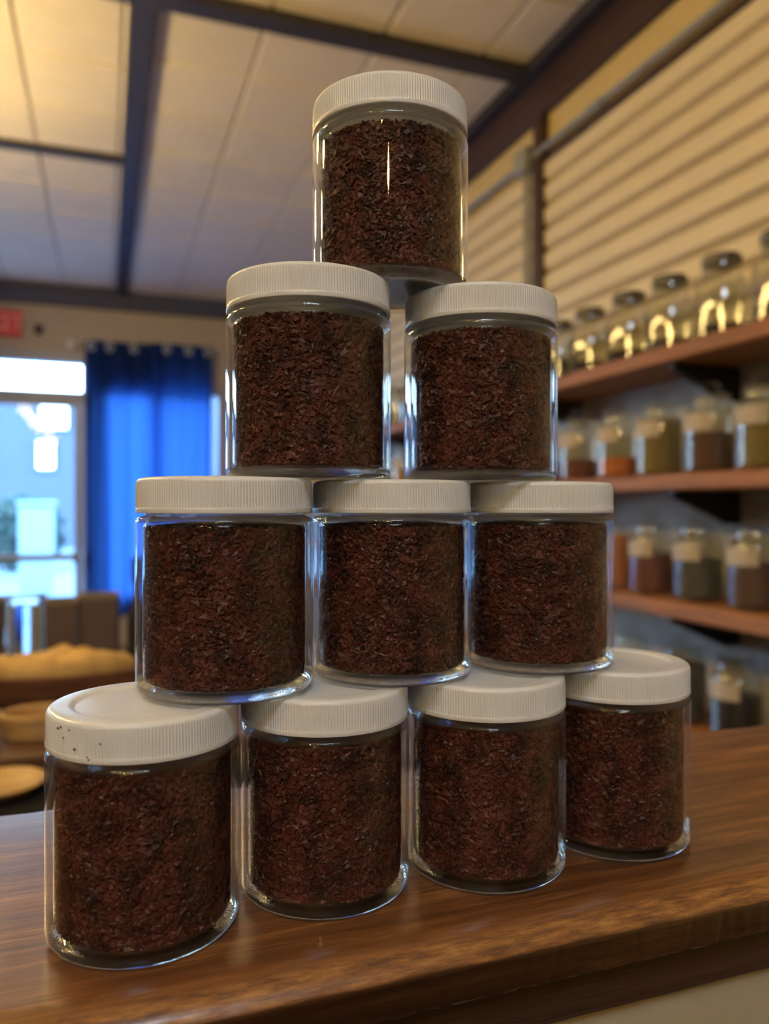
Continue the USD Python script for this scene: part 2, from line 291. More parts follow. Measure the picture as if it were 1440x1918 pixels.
obj('push_bar', box(DOOR[0]+.08, DOOR[1]-.08, YF-.045, YF-.015, .74, .80, .008), M['frame'], d1); obj('bar_bracket', box(DOOR[1]-.12, DOOR[1]-.07, YF-.015, YF+.03, .72, .82, .006), M['frame'], d1)
for i, (W, y, lab) in enumerate(((WIN1, YF, 'window behind the blue curtain'), (WIN2, YF, 'shop window left of the door, out of view'))):
    w_ = st_thing(f'window_{i+1}', lab)
    obj('window_frame', frame_y(W[0], W[1], W[2], W[3], y+.02, y+.10, .045), M['frame'], w_)
    obj('window_pane', box(W[0]+.045, W[1]-.045, y+.055, y+.061, W[2]+.045, W[3]-.045), M['pane'], w_)
    if i < 2: obj('mullion', box((W[0]+W[1])/2-.02, (W[0]+W[1])/2+.02, y+.03, y+.09, W[2]+.045, W[3]-.045, .003), M['frame'], w_)
struct('baseboard_front', box(0.99, XW, YF-.015, YF, 0, .12, .003), M['brown_trim'], 'brown baseboard of the front wall')
# bar: half wall under the ledge
struct('wall_counter', box(-1.5, 1.2, 0.240, 0.36, 0.0, 1.008), M['half_wall'], 'cream painted half wall under the wooden bar ledge')

# ------------------------------------------------------------------ the bar ledge
def ledge_mesh(prof, x0, x1, nseg, rough, seed, jag=()):
    """Sweeps a (y, z) profile along x; rough: noise amplitude on every profile point, jag: indices with extra chipping."""
    xs = np.linspace(x0, x1, nseg); n = len(prof); V = np.zeros((nseg, n, 3))
    for j, (y, z) in enumerate(prof):
        a = (meshkit.fbm(np.stack([xs*60, np.full_like(xs, j*3.1), np.zeros_like(xs)], 1), 4, seed)-.5)*rough
        b = (meshkit.fbm(np.stack([xs*60, np.full_like(xs, j*3.1+50), np.zeros_like(xs)], 1), 4, seed+7)-.5)*rough
        if j in jag:
            c = np.maximum(meshkit.fbm(np.stack([xs*380, np.zeros_like(xs), np.zeros_like(xs)+j], 1), 3, seed+11)-.5, 0)*0.003; a = a+c; b = b+c*0.6
        V[:, j] = np.stack([xs, y+a, z+b], 1)
    F = []
    i = np.arange(nseg-1)[:, None]; j = np.arange(n)[None]; k = (j+1) % n
    q = np.stack([i*n+j+0*k, i*n+k+0*i, (i+1)*n+k, (i+1)*n+j+0*k], -1).reshape(-1, 4)
    F = np.vstack([q[:, [0, 1, 2]], q[:, [0, 2, 3]]])
    V = V.reshape(-1, 3); c0, c1 = len(V), len(V)+1
    V = np.vstack([V, V[:n].mean(0), V[-n:].mean(0)]); e = np.arange(n); o = (nseg-1)*n
    F = np.vstack([F, np.stack([np.full(n, c0), (e+1) % n, e], 1), np.stack([np.full(n, c1), o+e, o+(e+1) % n], 1)])
    m = trimesh.Trimesh(V, F, process=False); m.fix_normals(); return m
ZB = 1.05
ledge = thing('bar_ledge', 'varnished brown wooden bar ledge under the pyramid of jars', 'bar counter')
prof = [(0.390, ZB-0.0005), (0.392, ZB-0.002), (0.392, ZB-.019), (0.2255, ZB-.019), (0.2245, ZB-.018), (0.2245, ZB-.0085), (0.2250, ZB-.0065), (0.2275, ZB-.0035), (0.2320, ZB-.0012), (0.2362, ZB-.0002), (0.240, ZB), (0.300, ZB), (0.345, ZB)]
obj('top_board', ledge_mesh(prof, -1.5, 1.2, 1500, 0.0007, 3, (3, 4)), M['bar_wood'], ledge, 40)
prof2 = [(0.385, ZB-.0195), (0.385, ZB-.042), (0.2375, ZB-.042), (0.2355, ZB-.040), (0.2355, ZB-.022), (0.237, ZB-.0195)]
obj('under_board', ledge_mesh(prof2, -1.5, 1.2, 300, 0.0006, 5), M['dark_wood'], ledge, 40)

# ------------------------------------------------------------------ the jars of red flakes
H, HL, RG, RL = 0.07478, 0.01221, 0.0313, 0.0310
mm = 0.001
def jar_glass():
    b = H-HL
    prof = [(0, 1.6), (18, 1.5), (24, 1.0), (25.6, .25), (27, 0), (28.6, .25), (30.2, 1.0), (31.05, 2.3), (31.3, 4.0), (31.3, 20), (31.3, 40), (31.3, b/mm-4.0), (31.1, b/mm-2.6), (30.4, b/mm-1.6), (29.2, b/mm-1.15), (28.2, b/mm-.9),
            (27.9, b/mm-.2), (27.9, b/mm+9.0), (27.5, b/mm+9.6), (26.4, b/mm+9.6), (26.0, b/mm+9.0), (26.0, b/mm-.5), (26.8, b/mm-2.2), (28.2, b/mm-3.8), (28.7, b/mm-5.5), (28.75, 40), (28.75, 20), (28.75, 6.0), (28.5, 4.9), (27.8, 4.1), (26, 3.7), (0, 3.6)]
    return lathe(np.array(prof)*mm, 128)
def jar_lid():
    n = 190; sub = 4; seg = n*sub; h = HL/mm; z0 = (H-HL)/mm
    rows = [(0, h-.7, 0), (12, h-.7, 0), (20.5, h-.72, 0), (21.8, h-.85, 0), (22.4, h-.75, 0), (23.3, h-.12, 0), (24.2, h, 0), (28.6, h, 0), (29.7, h-.25, 0), (30.4, h-.75, 0), (30.75, h-1.4, .15), (30.9, h-1.9, 1), (30.95, h-4.5, 1), (30.98, 4.5, 1), (31.0, 2.1, 1), (31.02, 1.6, .1), (31.1, 1.35, 0), (31.12, .35, 0), (30.95, 0, 0), (29.9, 0, 0), (29.7, .4, 0), (29.6, 5, 0), (29.5, h-2.3, 0), (0, h-2.2, 0)]
    th = np.arange(seg)*2*np.pi/seg; wv = np.tile([0.0, -0.5, -1.0, -0.5], n)
    V, idx = [], []
    for r, z, a in rows:
        if r == 0: idx.append(np.full(seg, len(V))); V.append((0, 0, (z0+z)*mm)); continue
        rr = (r+a*.42*wv)*mm; idx.append(len(V)+np.arange(seg)); V += list(np.stack([rr*np.cos(th), rr*np.sin(th), np.full(seg, (z0+z)*mm)], 1))
    F = []
    for A, B in zip(idx[:-1], idx[1:]):
        A2, B2 = np.roll(A, -1), np.roll(B, -1)
        if A[0] != A2[0]: F.append(np.stack([A, B2, A2], 1))
        if B[0] != B2[0]: F.append(np.stack([A, B, B2], 1))
    return trimesh.Trimesh(np.array(V), np.vstack(F), process=False)
ZT = (H-HL)-0.0048                         # top of the filling
def core(seed, rmax=26.3*mm):
    seg, rows = 120, 60; th = np.arange(seg)*2*np.pi/seg
    pr = [(0, 4.1), (12, 4.1), (25.5, 4.2), (26.8, 4.6), (27.2, 5.4)]+[(27.3, 5.4+(ZT/mm-6.8)*i/rows) for i in range(1, rows)]+[(27, ZT/mm-1.2), (25.5, ZT/mm-.3), (15, ZT/mm+.4), (6, ZT/mm+.8), (0, ZT/mm+.9)]
    m = lathe(np.array(pr)*mm, seg); v = m.vertices.copy()
    d = (meshkit.fbm(v*700, 3, seed)-.62)*0.0016; rad = np.linalg.norm(v[:, :2], axis=1, keepdims=True)
    u = np.where(rad > 1e-6, v[:, :2]/np.maximum(rad, 1e-9), 0); v[:, :2] += u*np.minimum(d, .0001)[:, None]*(rad > .02)
    return trimesh.Trimesh(v, m.faces, process=False)
def flake_mesh(seed, n=18000):
    g = lib(seed)
    th = g.uniform(0, 2*np.pi, n); z = g.uniform(4.3*mm, ZT-.0002, n)
    s = np.clip(g.lognormal(math.log(0.95), .55, n), .3, 3.0)*mm
    r = 28.3*mm-g.uniform(0, 1.1, n)*mm-s*.12
    ntop = 1200
    rt_ = 26*mm*np.sqrt(g.uniform(0, 1, ntop)); th[:ntop] = g.uniform(0, 2*np.pi, ntop); r[:ntop] = rt_; z[:ntop] = ZT+.0004+g.uniform(0, .9, ntop)*mm
    nb = 900
    r[ntop:ntop+nb] = 26*mm*np.sqrt(g.uniform(0, 1, nb)); z[ntop:ntop+nb] = 4.0*mm+g.uniform(0, .3, nb)*mm
    big = g.random(n) < .05; s[big] = g.uniform(1.6, 3.0, big.sum())*mm
    er = np.stack([np.cos(th), np.sin(th), 0*th], 1); et = np.stack([-np.sin(th), np.cos(th), 0*th], 1); ez = np.tile([0, 0, 1.0], (n, 1))
    nrm = er.copy(); nrm[:ntop+nb] = ez[:ntop+nb]; nrm[ntop:ntop+nb] *= -1
    nrm += g.normal(0, .42, (n, 3)); nrm /= np.linalg.norm(nrm, axis=1, keepdims=True)
    a = np.cross(nrm, g.normal(0, 1, (n, 3))); a += g.normal(0, .2, (n, 1))*et; a -= (a*nrm).sum(1, keepdims=True)*nrm; a /= np.linalg.norm(a, axis=1, keepdims=True); b = np.cross(nrm, a)
    c = er*r[:, None]; c[:, 2] = z
    el = g.uniform(.8, 1.5, n); thin = g.random(n) < .07; el[thin] = g.uniform(2.5, 4.5, thin.sum())
    L, W = s*el**.5, s/el**.6
    ang = np.array([0, 90, 180, 270])*np.pi/180
    V = np.zeros((n, 5, 3))
    for q in range(4):
        f = g.uniform(.55, 1.2, (n, 1)); aa = ang[q]+g.normal(0, .35, n)
        V[:, q] = c+(np.cos(aa)*L)[:, None]*a*f*.9+(np.sin(aa)*W)[:, None]*b*f*.9-nrm*(g.uniform(.05, .3, n)*s)[:, None]
    V[:, 4] = c+nrm*(s*.22)[:, None]+a*(g.normal(0, .25, n)*L)[:, None]
    rad = np.linalg.norm(V[..., :2], axis=2); k_ = np.minimum(1, 28.45*mm/np.maximum(rad, 1e-9)); V[..., :2] *= k_[..., None]
    V[..., 2] = np.clip(V[..., 2], 3.95*mm+np.clip(rad-26.5*mm, 0, 1)*.6, ZT+.0004+.0012*np.clip(1-rad/.026, 0, 1)*2)
    tri = np.array([[0, 1, 4], [1, 2, 4], [2, 3, 4], [3, 0, 4], [0, 2, 1], [0, 3, 2]])
    F = (np.arange(n)[:, None, None]*5+tri[None]).reshape(-1, 3)
    return trimesh.Trimesh(V.reshape(-1, 3), F, process=False)
JG, JL = jar_glass(), jar_lid()
JPOS = {'T': (3, .10815, .29583), 'A': (2, .07339, .29047), 'B': (2, .14548, .28937), 'C': (1, .04087, .28329), 'D': (1, .10610, .28765), 'E': (1, .17029, .28616),
        'F': (0, .01266, .27437), 'G': (0, .07738, .28125), 'H': (0, .14200, .27708), 'I': (0, .20540, .28153)}
JLAB = {'F': 'leftmost jar of the bottom row, red flakes under a specked white ribbed lid',
        'T': 'single jar of dark red flakes with white lid at the very top of the pyramid',
        'A': 'left jar of the pair just below the top jar, white lid and red flakes',
        'B': 'right jar of the pair just below the top jar, white lid and red flakes',
        'C': 'left jar of the row of three, white lid, next to the blue curtain',
        'D': 'middle jar of the row of three, white lid and red flakes',
        'E': 'right jar of the row of three, white lid, nearest the shelves',
        'G': 'second jar from the left in the bottom row of four, white ribbed lid',
        'H': 'third jar from the left in the bottom row of four, white ribbed lid',
        'I': 'rightmost and farthest jar of the bottom row of four, nearest the shelves'}
JG_GROUP = 'stacked jars of red flakes'
def make_jar(kx, seed, lidm):
    row, x, y = JPOS[kx]
    t = thing('glass_jar', JLAB[kx], 'jar', (x, y, ZB+row*H+(0.00035 if row else 0.0002)), 0.0 if kx == 'F' else lib(seed).uniform(0, 6.28), JG_GROUP)
    obj('glass_body', JG, M['glass'], t, 35); obj('lid', JL, lidm, t, 40)
    if kx == 'F':
        g_ = lib(4)
        for a_, z_ in ((-2.586, 0.07181), (-2.494, 0.06937), (-2.335, 0.06654), (-2.183, 0.06465), (-2.165, 0.06389), (-2.042, 0.06891), (-2.538, 0.07240), (-2.406, 0.07205),):
            sm = trimesh.creation.icosphere(1, .00028+.00022*g_.random()); sm.apply_scale([.5, 1.2, .8]); obj('speck', move(rot(sm, a_), .03098*math.cos(a_), .03098*math.sin(a_), z_), M['flake_core'], t, True)
    f = obj('red_flakes', flake_mesh(seed), M['flakes'], t); tag(f, kind='stuff')
    tag(obj('flake_core', core(seed), M['flake_core'], f, True), kind='stuff')
    return t
protos = {k_: make_jar(k_, i+11, M['lid']) for i, k_ in enumerate(('F', 'C', 'G', 'T'))}
for k_, src, a in (('A', 'C', 2.1), ('B', 'G', 3.0), ('D', 'T', 1.0), ('E', 'C', 4.4), ('H', 'T', 3.3), ('I', 'G', 5.2)):
    row, x, y = JPOS[k_]; dup(protos[src], 'glass_jar', JLAB[k_], 'jar', (x, y, ZB+row*H+(0.00035 if row else 0.0002)), a, JG_GROUP)

# ------------------------------------------------------------------ lamps
M['bulb'] = usdkit.material(stage, '/World/Looks/lamp_glow', {'e': ('emission', {'color': LAMP_COLOR, 'strength': LAMP_POWER})}, [], surface='e.emission')
def pendant(x, y, z, label):
    t = thing('pendant_lamp', label, 'lamp', (x, y, z), 0, 'warm pendant lamps')
    obj('bulb', lathe([(0, -.075), (.03, -.068), (.055, -.048), (.068, -.015), (.066, .015), (.05, .05), (.032, .08), (.024, .10), (0, .10)], 32), M['bulb'], t, True)
    obj('socket', lathe([(.0, .101), (.026, .101), (.028, .13), (.026, .165), (.008, .175), (0, .175)], 24), M['black_metal'], t, 40)
    obj('cord', tube([(0, 0, .176), (0, 0, (ZC-.017-z)*.5), (0, 0, ZC-.017-z)], .004, 8), M['black_metal'], t)
    return t
LY = [3.8, 3.0, 2.2, 1.4, -.55, -1.32, -2.2]
LW = ['nearest the front door', 'second from the front door', 'third from the front door', 'fourth from the front door', 'third from the back wall', 'second from the back wall', 'nearest the back wall']
for y, l in zip(LY, LW): pendant(-.92, y, 2.36 if y > 0 else 2.47, f'warm pendant lamp {l} in the row left of the view')
M['panel'] = usdkit.material(stage, '/World/Looks/panel_glow', {'e': ('emission', {'color': PANEL_COLOR, 'strength': PANEL_POWER})}, [], surface='e.emission')
cl_ = thing('ceiling_light', 'cool white ceiling light panel behind the viewer', 'lamp', (-.25, -1.3, ZC-.06))
pf = Polygon([(-.34, -.34), (.34, -.34), (.34, .34), (-.34, .34)])
obj('frame', trimesh.creation.extrude_polygon(pf.difference(pf.buffer(-.03)), .043, engine='earcut'), M['frame'], cl_)
obj('diffuser', box(-.309, .309, -.309, .309, .006, .012), M['panel'], cl_)

# ------------------------------------------------------------------ conduit on the right wall
cd = thing('conduit', 'grey steel conduit running along the right wall to a junction box', 'pipe', (0, 0, 0))
obj('pipe', tube([(XW-.04, 0.3, 2.645), (XW-.04, 1.5, 2.647), (XW-.04, 2.88, 2.652)], .013), M['steel'], cd, 40)
obj('pipe', tube([(XW-.04, 2.95, 2.653), (XW-.04, 4.5, 2.656), (XW-.04, YF-.1, 2.66)], .013), M['steel'], cd, 40)
obj('pipe', tube([(XW-.04, 2.915, 2.60), (XW-.04, 2.915, 1.9), (XW-.04, 2.915, 1.66)], .012), M['steel'], cd, 40)
obj('junction_box', box(XW-.075, XW-.021, 2.865, 2.965, 2.60, 2.70, .006), M['steel'], cd)
obj('coupling', tube([(XW-.04, 2.38, 2.650), (XW-.04, 2.46, 2.651)], .018), M['steel'], cd, 40)

# ------------------------------------------------------------------ wall shelves and their jars
XS = 1.45
SHELF_Z = [1.635, 1.282, 0.932, 0.585]
SHELF_WORD = ['topmost', 'second', 'third', 'lowest']
for i, z in enumerate(SHELF_Z):
    t = thing('wall_shelf', f'{SHELF_WORD[i]} long brown wooden wall shelf holding a row of jars', 'shelf', (0, 0, 0), 0, None)
    obj('board', box(XS, XW-.0225 if i == 0 else XW-.007, 0.35, 6.2, z-.044, z, .004), M['shelf_wood'], t)
    for yb in (0.99, 1.77, 2.55, 3.33, 4.11, 4.89, 5.67):
        poly = [(XW-.008, z-.045), (XS+.03, z-.045), (XS+.03, z-.060), (XW-.05, z-.14), (XW-.008, z-.14)]
        obj('bracket', prism(poly, .022, 'y', yb-.011), M['black_metal'], t)
def herb(name, c): M[name] = mat(name, c, 0.85, var=0.35, scale=120, bump=0.6, bscale=160)
for n_, c in dict(herb_black=(.018, .014, .012), herb_brown=(.065, .032, .02), herb_orange=(.30, .095, .02), herb_olive=(.13, .095, .03), herb_maroon=(.10, .030, .02), herb_grey=(.05, .045, .035), herb_tan=(.28, .17, .075), herb_rust=(.34, .13, .05)).items(): herb(n_, tuple(min(1, v*1.8) for v in c))
M['paper'] = mat('paper_label', (.46, .39, .31), 0.8, var=.05, scale=20)
M['lid_dark'] = mat('dark_jar_lid', (.10, .095, .085), .35, metal=.6)
M['white_plate'] = mat('white_ceramic', (.75, .78, .80), .3)
def shelf_jar(kind, z, y, x, fill, hm, label, group, lab=True):
    """kind 'clip': squat jar with grey clip lid; 'knob': apothecary jar with ball knob lid."""
    t = thing('storage_jar', label, 'jar', (x, y, z+.0005), 0, group)
    if kind == 'clip':
        R, S, top = .070, .158, .203; n = .047
    else:
        R, S, top = .067, .172, .200; n = .048
    outer = [(0, 0), (R-.01, 0), (R, .01), (R, S*.5), (R, S-.02), (R-.006, S-.004), (R-.016, S+.010), (n+.003, S+.018), (n, S+.024), (n, top)]
    inner = [(n-.004, top), (n-.004, S+.024), (n-.001, S+.016), (R-.020, S+.007), (R-.010, S-.006), (R-.004, S-.021), (R-.004, S*.5), (R-.004, .014), (R-.012, .006), (0, .006)]
    obj('glass_body', lathe(outer+inner, 40), M['shelf_glass'], t, 35)
    hf = .010+(S-.012)*fill
    c = lathe([(0, .007), (R-.012, .007), (R-.006, .014), (R-.006, hf*.6), (R-.006, hf), (R*.5, hf+.006), (0, hf+.009)], 32)
    tag(obj('dried_herbs', c, M[hm], t, 40), kind='stuff')
    if kind == 'clip':
        obj('lid', lathe([(0, top+.001), (n+.002, top+.001), (n+.004, top+.004), (n+.004, top+.020), (n, top+.026), (0, top+.027)], 32), M['lid_dark'], t, 40)
        w = n+.006
        obj('clip_wire', tube([(w, 0, top-.05), (w+.012, 0, top-.03), (w+.006, 0, top+.012)], .002, 6), M['steel'], t)
        obj('clip_wire', tube([(-w, 0, top-.05), (-w-.01, 0, top-.03), (-w-.004, 0, top+.012)], .002, 6), M['steel'], t)
    else:
        obj('lid', lathe([(0, top+.001), (n+.004, top+.001), (n+.006, top+.005), (n+.002, top+.012), (n*.6, top+.016), (.015, top+.018), (.014, top+.021), (.026, top+.027), (.030, top+.036), (.024, top+.045), (.010, top+.049), (0, top+.050)], 32), M['shelf_glass'], t, 35)
    if lab:
        th = np.linspace(math.radians(180-58), math.radians(180+52), 20); zs = (.112, .158) if kind == 'knob' else (.03, .07)
        V = []; r0, r1 = R+.0002, R+.0009
        for a in th:
            for r in (r0, r1):
                for zz in zs: V.append((r*math.cos(a), r*math.sin(a), zz))
        F = []
        for i in range(len(th)-1):
            p, q = 4*i, 4*i+4
            for a, b in ((2, 3), (3, 1), (1, 0), (0, 2)): F += [(p+a, p+b, q+b), (p+a, q+b, q+a)]
        F += [(0, 1, 3), (0, 3, 2), (q, q+3, q+1), (q, q+2, q+3)]
        lm = trimesh.Trimesh(np.array(V), np.array(F), process=False); lm.fix_normals()
        obj('paper_label', lm, M['paper'], t)
    return t
g = lib(5)
Y1 = [1.28, 1.47, 1.67, 1.875, 2.065, 2.275, 2.47, 2.66, 3.05, 3.3, 3.6, 3.9, 4.15, 4.4]
HW = {'herb_black': 'black', 'herb_brown': 'dark brown', 'herb_orange': 'orange brown', 'herb_olive': 'olive', 'herb_maroon': 'maroon', 'herb_grey': 'grey', 'herb_tan': 'tan', 'herb_rust': 'rust coloured'}
ordn = ['nearest', 'second nearest', 'third nearest', 'fourth nearest', 'fifth nearest', 'sixth nearest', 'seventh nearest', 'eighth nearest', 'ninth nearest', 'tenth nearest', 'eleventh nearest', 'twelfth nearest', 'thirteenth nearest', 'farthest']
f1 = [.22, .26, .2, .22, .24, .26, .5, .3, .5, .3, .4, .3, .4, .3]
for i, y in enumerate(Y1):
    shelf_jar('clip', SHELF_Z[0], y, 1.56, f1[i], 'herb_black' if i % 3 else 'herb_grey', f'clear clip-top jar part filled with dark herbs, {ordn[i]} on the topmost wall shelf', 'clip-top jars on the topmost shelf', lab=False)
R2 = [(1.33, .6, 'herb_brown'), (1.515, .66, 'herb_olive'), (1.70, .60, 'herb_brown'), (1.905, .95, 'herb_olive'), (2.10, .33, 'herb_orange'), (2.32, .36, 'herb_maroon'), (2.54, .4, 'herb_brown'), (2.78, .5, 'herb_tan'), (3.05, .5, 'herb_olive'), (3.35, .6, 'herb_grey'), (3.7, .5, 'herb_brown'), (4.0, .6, 'herb_tan'), (4.3, .5, 'herb_olive')]
for i, (y, f, h) in enumerate(R2):
    shelf_jar('knob', SHELF_Z[1], y, 1.55, f, h, f'knob-lidded glass jar of {HW[h]} herbs, {ordn[i]} on the second shelf', 'knob-lidded jars on the second shelf')
R3 = [(1.30, .6, 'herb_brown'), (1.54, .66, 'herb_brown'), (1.74, .66, 'herb_grey'), (1.935, .68, 'herb_maroon'), (2.13, .95, 'herb_rust'), (2.36, .6, 'herb_brown'), (2.6, .6, 'herb_olive'), (2.85, .6, 'herb_tan'), (3.15, .6, 'herb_brown')]
for i, (y, f, h) in enumerate(R3):
    shelf_jar('knob', SHELF_Z[2], y, 1.55, f, h, f'knob-lidded glass jar of {HW[h]} herbs, {ordn[i]} on the third shelf', 'knob-lidded jars on the third shelf')
R4 = [(1.38, .5, 'herb_brown'), (1.60, .66, 'herb_black'), (1.80, .95, 'herb_grey'), (2.03, .5, 'herb_olive'), (2.25, .5, 'herb_brown')]
for i, (y, f, h) in enumerate(R4):
    shelf_jar('knob', SHELF_Z[3], y, 1.55, f, h, f'knob-lidded glass jar of {HW[h]} herbs, {ordn[i]} on the lowest shelf', 'knob-lidded jars on the lowest shelf', lab=(i != 2))

# ------------------------------------------------------------------ curtain, sign and small things on the front wall
M['curtain'] = usdkit.material(stage, '/World/Looks/curtain_cloth', {'d': ('diffuse_bsdf', {'color': (.025, .055, .20)}), 't': ('translucent_bsdf', {'color': (.038, .135, .48)}), 'x': ('mix_closure', {'fac': .55})},
    [('d.BSDF', 'x.closure1'), ('t.BSDF', 'x.closure2')], surface='x.closure')
def curtain(x0, x1, y, folds, phase, rings, label):
    cu = thing('window_curtain', label, 'curtain', (0, y, 0), 0, 'blue curtain panels')
    xs = np.linspace(x0, x1, 110); zs = np.linspace(.28, 2.575, 40); V = []
    for z in zs:
        d = (2.575-z)/2.3
        for x in xs:
            u = (x-x0)/(x1-x0); ph = u*folds*2*math.pi+phase+.5*math.sin(5*u+2*d)
            V.append((x-.02*d*(u-.4), (.020-.004*d)*math.sin(ph)+.007*math.sin(ph*2.3+3*d), z))
    nx = len(xs); V = np.array(V)
    ii, jj = np.meshgrid(np.arange(len(zs)-1), np.arange(nx-1), indexing='ij'); a = (ii*nx+jj).ravel(); q = np.stack([a, a+1, a+nx+1, a+nx], 1)
    F = np.vstack([q[:, [0, 1, 2]], q[:, [0, 2, 3]]])
    obj('cloth', trimesh.Trimesh(V, F, process=False), M['curtain'], cu, True)
    obj('top_hem', tube(np.array([V[(len(zs)-1)*nx+j] for j in range(0, nx, 3)])-[0, 0, .002], .004, 6), M['curtain'], cu)
    for px in rings:
        ring = rot(rot(trimesh.creation.torus(.028, .009, 24, 10), math.pi/2, (1, 0, 0)), .5)
        obj('grommet', move(ring, px, -.038, 2.520), M['rings'], cu, True)
curtain(-.16, .43, YF-.045, 3.5, .3, (-.11, .036, .23), 'left panel of the blue grommet curtain, beside the glass door')
curtain(.36, .875, YF-.115, 3.5, 2.0, (.494, .674, .837), 'right panel of the blue grommet curtain, away from the glass door')
rod = thing('curtain_rod', 'dark curtain rod with pale end knob above the blue curtain', 'curtain rod', (0, YF-.0095, 2.52))
obj('rod', tube([(-.23, 0, 0), (.3, 0, 0), (.95, 0, 0)], .006), M['black_metal'], rod, 40)
kn = trimesh.creation.icosphere(2, .035); obj('end_knob', move(kn, -.262, -.028, .015), M['white_plate'], rod, True)

ex = thing('exit_sign', 'red exit sign on the wall above the glass door', 'sign', (-.80, YF-.03, 2.675))
obj('sign_panel', box(-.165, .165, -.02, .029, -.105, .105, .008), M['red'], ex)
tx = meshkit.text_mesh('EXIT', .12, .006, True); tx.apply_translation([-tx.bounds[:, 0].mean(), -tx.bounds[:, 1].mean(), 0])
tx = rot(tx, math.pi/2, (1, 0, 0)); tx.apply_translation([0, -.0205, 0]); obj('lettering', tx, M['red_pale'], ex)
tag(obj('door_sensor', box(-.545, -.48, YF-.05, YF-.001, 2.60, 2.68, .012), M['beam']), 'small dark sensor box on the wall beside the exit sign', 'sensor')

# ------------------------------------------------------------------ display table on the left and what stands on it
M['table_wood'] = wood('table_wood', (.06, .028, .016), (.12, .06, .035), (.18, .10, .055), 'x', rough=.4)
M['black_cloth'] = mat('black_laminate', (.010, .010, .013), .9, spec=.1)
M['kraft'] = mat('brown_box_wood', (.095, .068, .070), .7, var=.12, scale=30)
M['kraft_rim'] = mat('pale_box_rim', (.19, .15, .13), .7)
M['tan'] = mat('tan_cloth', (.52, .34, .13), .85, var=.2, scale=25, bump=.5)
M['bowl_wood'] = wood('bowl_wood', (.09, .035, .02), (.17, .075, .045), (.24, .115, .07), 'x', rough=.45)
M['gold_wood'] = wood('slice_wood', (.34, .19, .06), (.50, .30, .11), (.60, .40, .18), 'x', rough=.5)
M['bowl_blue'] = mat('blue_grey_glaze', (.26, .30, .38), .3)
TZ = .752
tb = thing('display_table', 'brown wooden display table on the left below the glass door', 'table', (0, 0, 0))
obj('tabletop', box(-1.4, .42, 1.50, 2.35, TZ-.04, TZ, .006), M['table_wood'], tb)
for x in (-1.33, .35):
    for y in (1.57, 2.28): obj('leg', box(x-.035, x+.035, y-.035, y+.035, 0, TZ-.0405, .004), M['table_wood'], tb)
obj('apron', box(-1.3, .32, 1.55, 1.575, TZ-.14, TZ-.0405), M['table_wood'], tb)
bk = thing('back_counter', 'low black counter between the bar ledge and the display table', 'counter', (0, 0, 0))
obj('worktop', box(-1.4, .42, .80, 1.46, .70, .73, .004), M['black_cloth'], bk); obj('cabinet_body', box(-1.36, .38, .84, 1.44, 0, .6995), M['black_cloth'], bk)
sl = thing('wooden_plate', 'round pale wooden plate lying on the low black counter', 'plate', (-.16, 1.385, .731))
obj('plate', lathe([(0, 0), (.050, 0), (.068, .012), (.070, .018), (.065, .019), (.050, .009), (0, .008)], 48), M['gold_wood'], sl, 40)
def tin(x, y, w, d, h, r, lab):
    t = thing('brown_box', lab, 'box', (x, y, TZ+.0005), r)
    obj('box_body', box(-w/2, w/2, -d/2, d/2, 0, h-.012, .003), M['kraft'], t); rp = Polygon([(-w/2, -d/2), (w/2, -d/2), (w/2, d/2), (-w/2, d/2)]); rm = trimesh.creation.extrude_polygon(rp.difference(rp.buffer(-.006)), .012, engine='earcut')
    obj('box_rim', move(rm, 0, 0, h-.012), M['kraft_rim'], t)
tin(-.097, 1.98, .072, .07, .222, .05, 'left of two brown upright boxes behind the wooden bowl on the table')
tin(-.013, 1.99, .088, .07, .230, -.08, 'right of two brown upright boxes behind the wooden bowl on the table')
tin(-.262, 1.96, .09, .07, .232, 0, 'greyish brown upright box at the left edge of the view on the table')
# dough bowl heaped with tan cloth
db = thing('dough_bowl', 'long brown wooden dough bowl on the display table', 'bowl', (-.09, 1.82, TZ+.0005))
sc = np.array([1.0, .42, 1.0]); bm = lathe([(0, 0), (.09, 0), (.145, .020), (.175, .052), (.182, .072), (.172, .073), (.160, .052), (.13, .026), (.08, .012), (0, .012)], 64); bm.apply_scale(sc*[1, 1, 1.15]); obj('bowl_body', bm, M['bowl_wood'], db, 45)
cl = lathe([(0, .0), (.10, .004), (.142, .030), (.160, .056), (.166, .078), (.14, .098), (.09, .108), (.04, .112), (0, .113)], 96); v = cl.vertices.copy(); w_ = meshkit.fbm(v*22, 4, 9)[:, None]-.5
v[:, 2] = np.minimum(v[:, 2], .100); v += w_*np.array([.015, .015, .055])*(v[:, 2:]>.06); cl = trimesh.Trimesh(v*sc*[.95, .93, 1], cl.faces, process=False)
lc = obj('tan_linen', move(cl, -.09, 1.82, TZ+.019), M['tan'], None, True); tag(lc, 'crumpled tan linen heaped in the long wooden dough bowl', 'cloth')
bs = thing('tan_basket', 'flat tan basket in front of the dough bowl on the table', 'basket', (-.115, 1.625, TZ+.0005))
for i in range(4):
    tr = trimesh.creation.torus(.062+.003*i, .0065, 40, 8); tr.apply_scale([1, .75, 1]); obj('coil', move(tr, 0, 0, .007+.0115*i), M['gold_wood'], bs, True)
obj('base', rot(lathe([(0, 0), (.058, 0), (.060, .006), (0, .006)], 40), 0).apply_scale([1, .74, 1]), M['gold_wood'], bs)
bb = thing('glazed_bowl', 'blue-grey glazed bowl with tan filling at the left edge on the table', 'bowl', (-.262, 1.60, TZ+.0005))
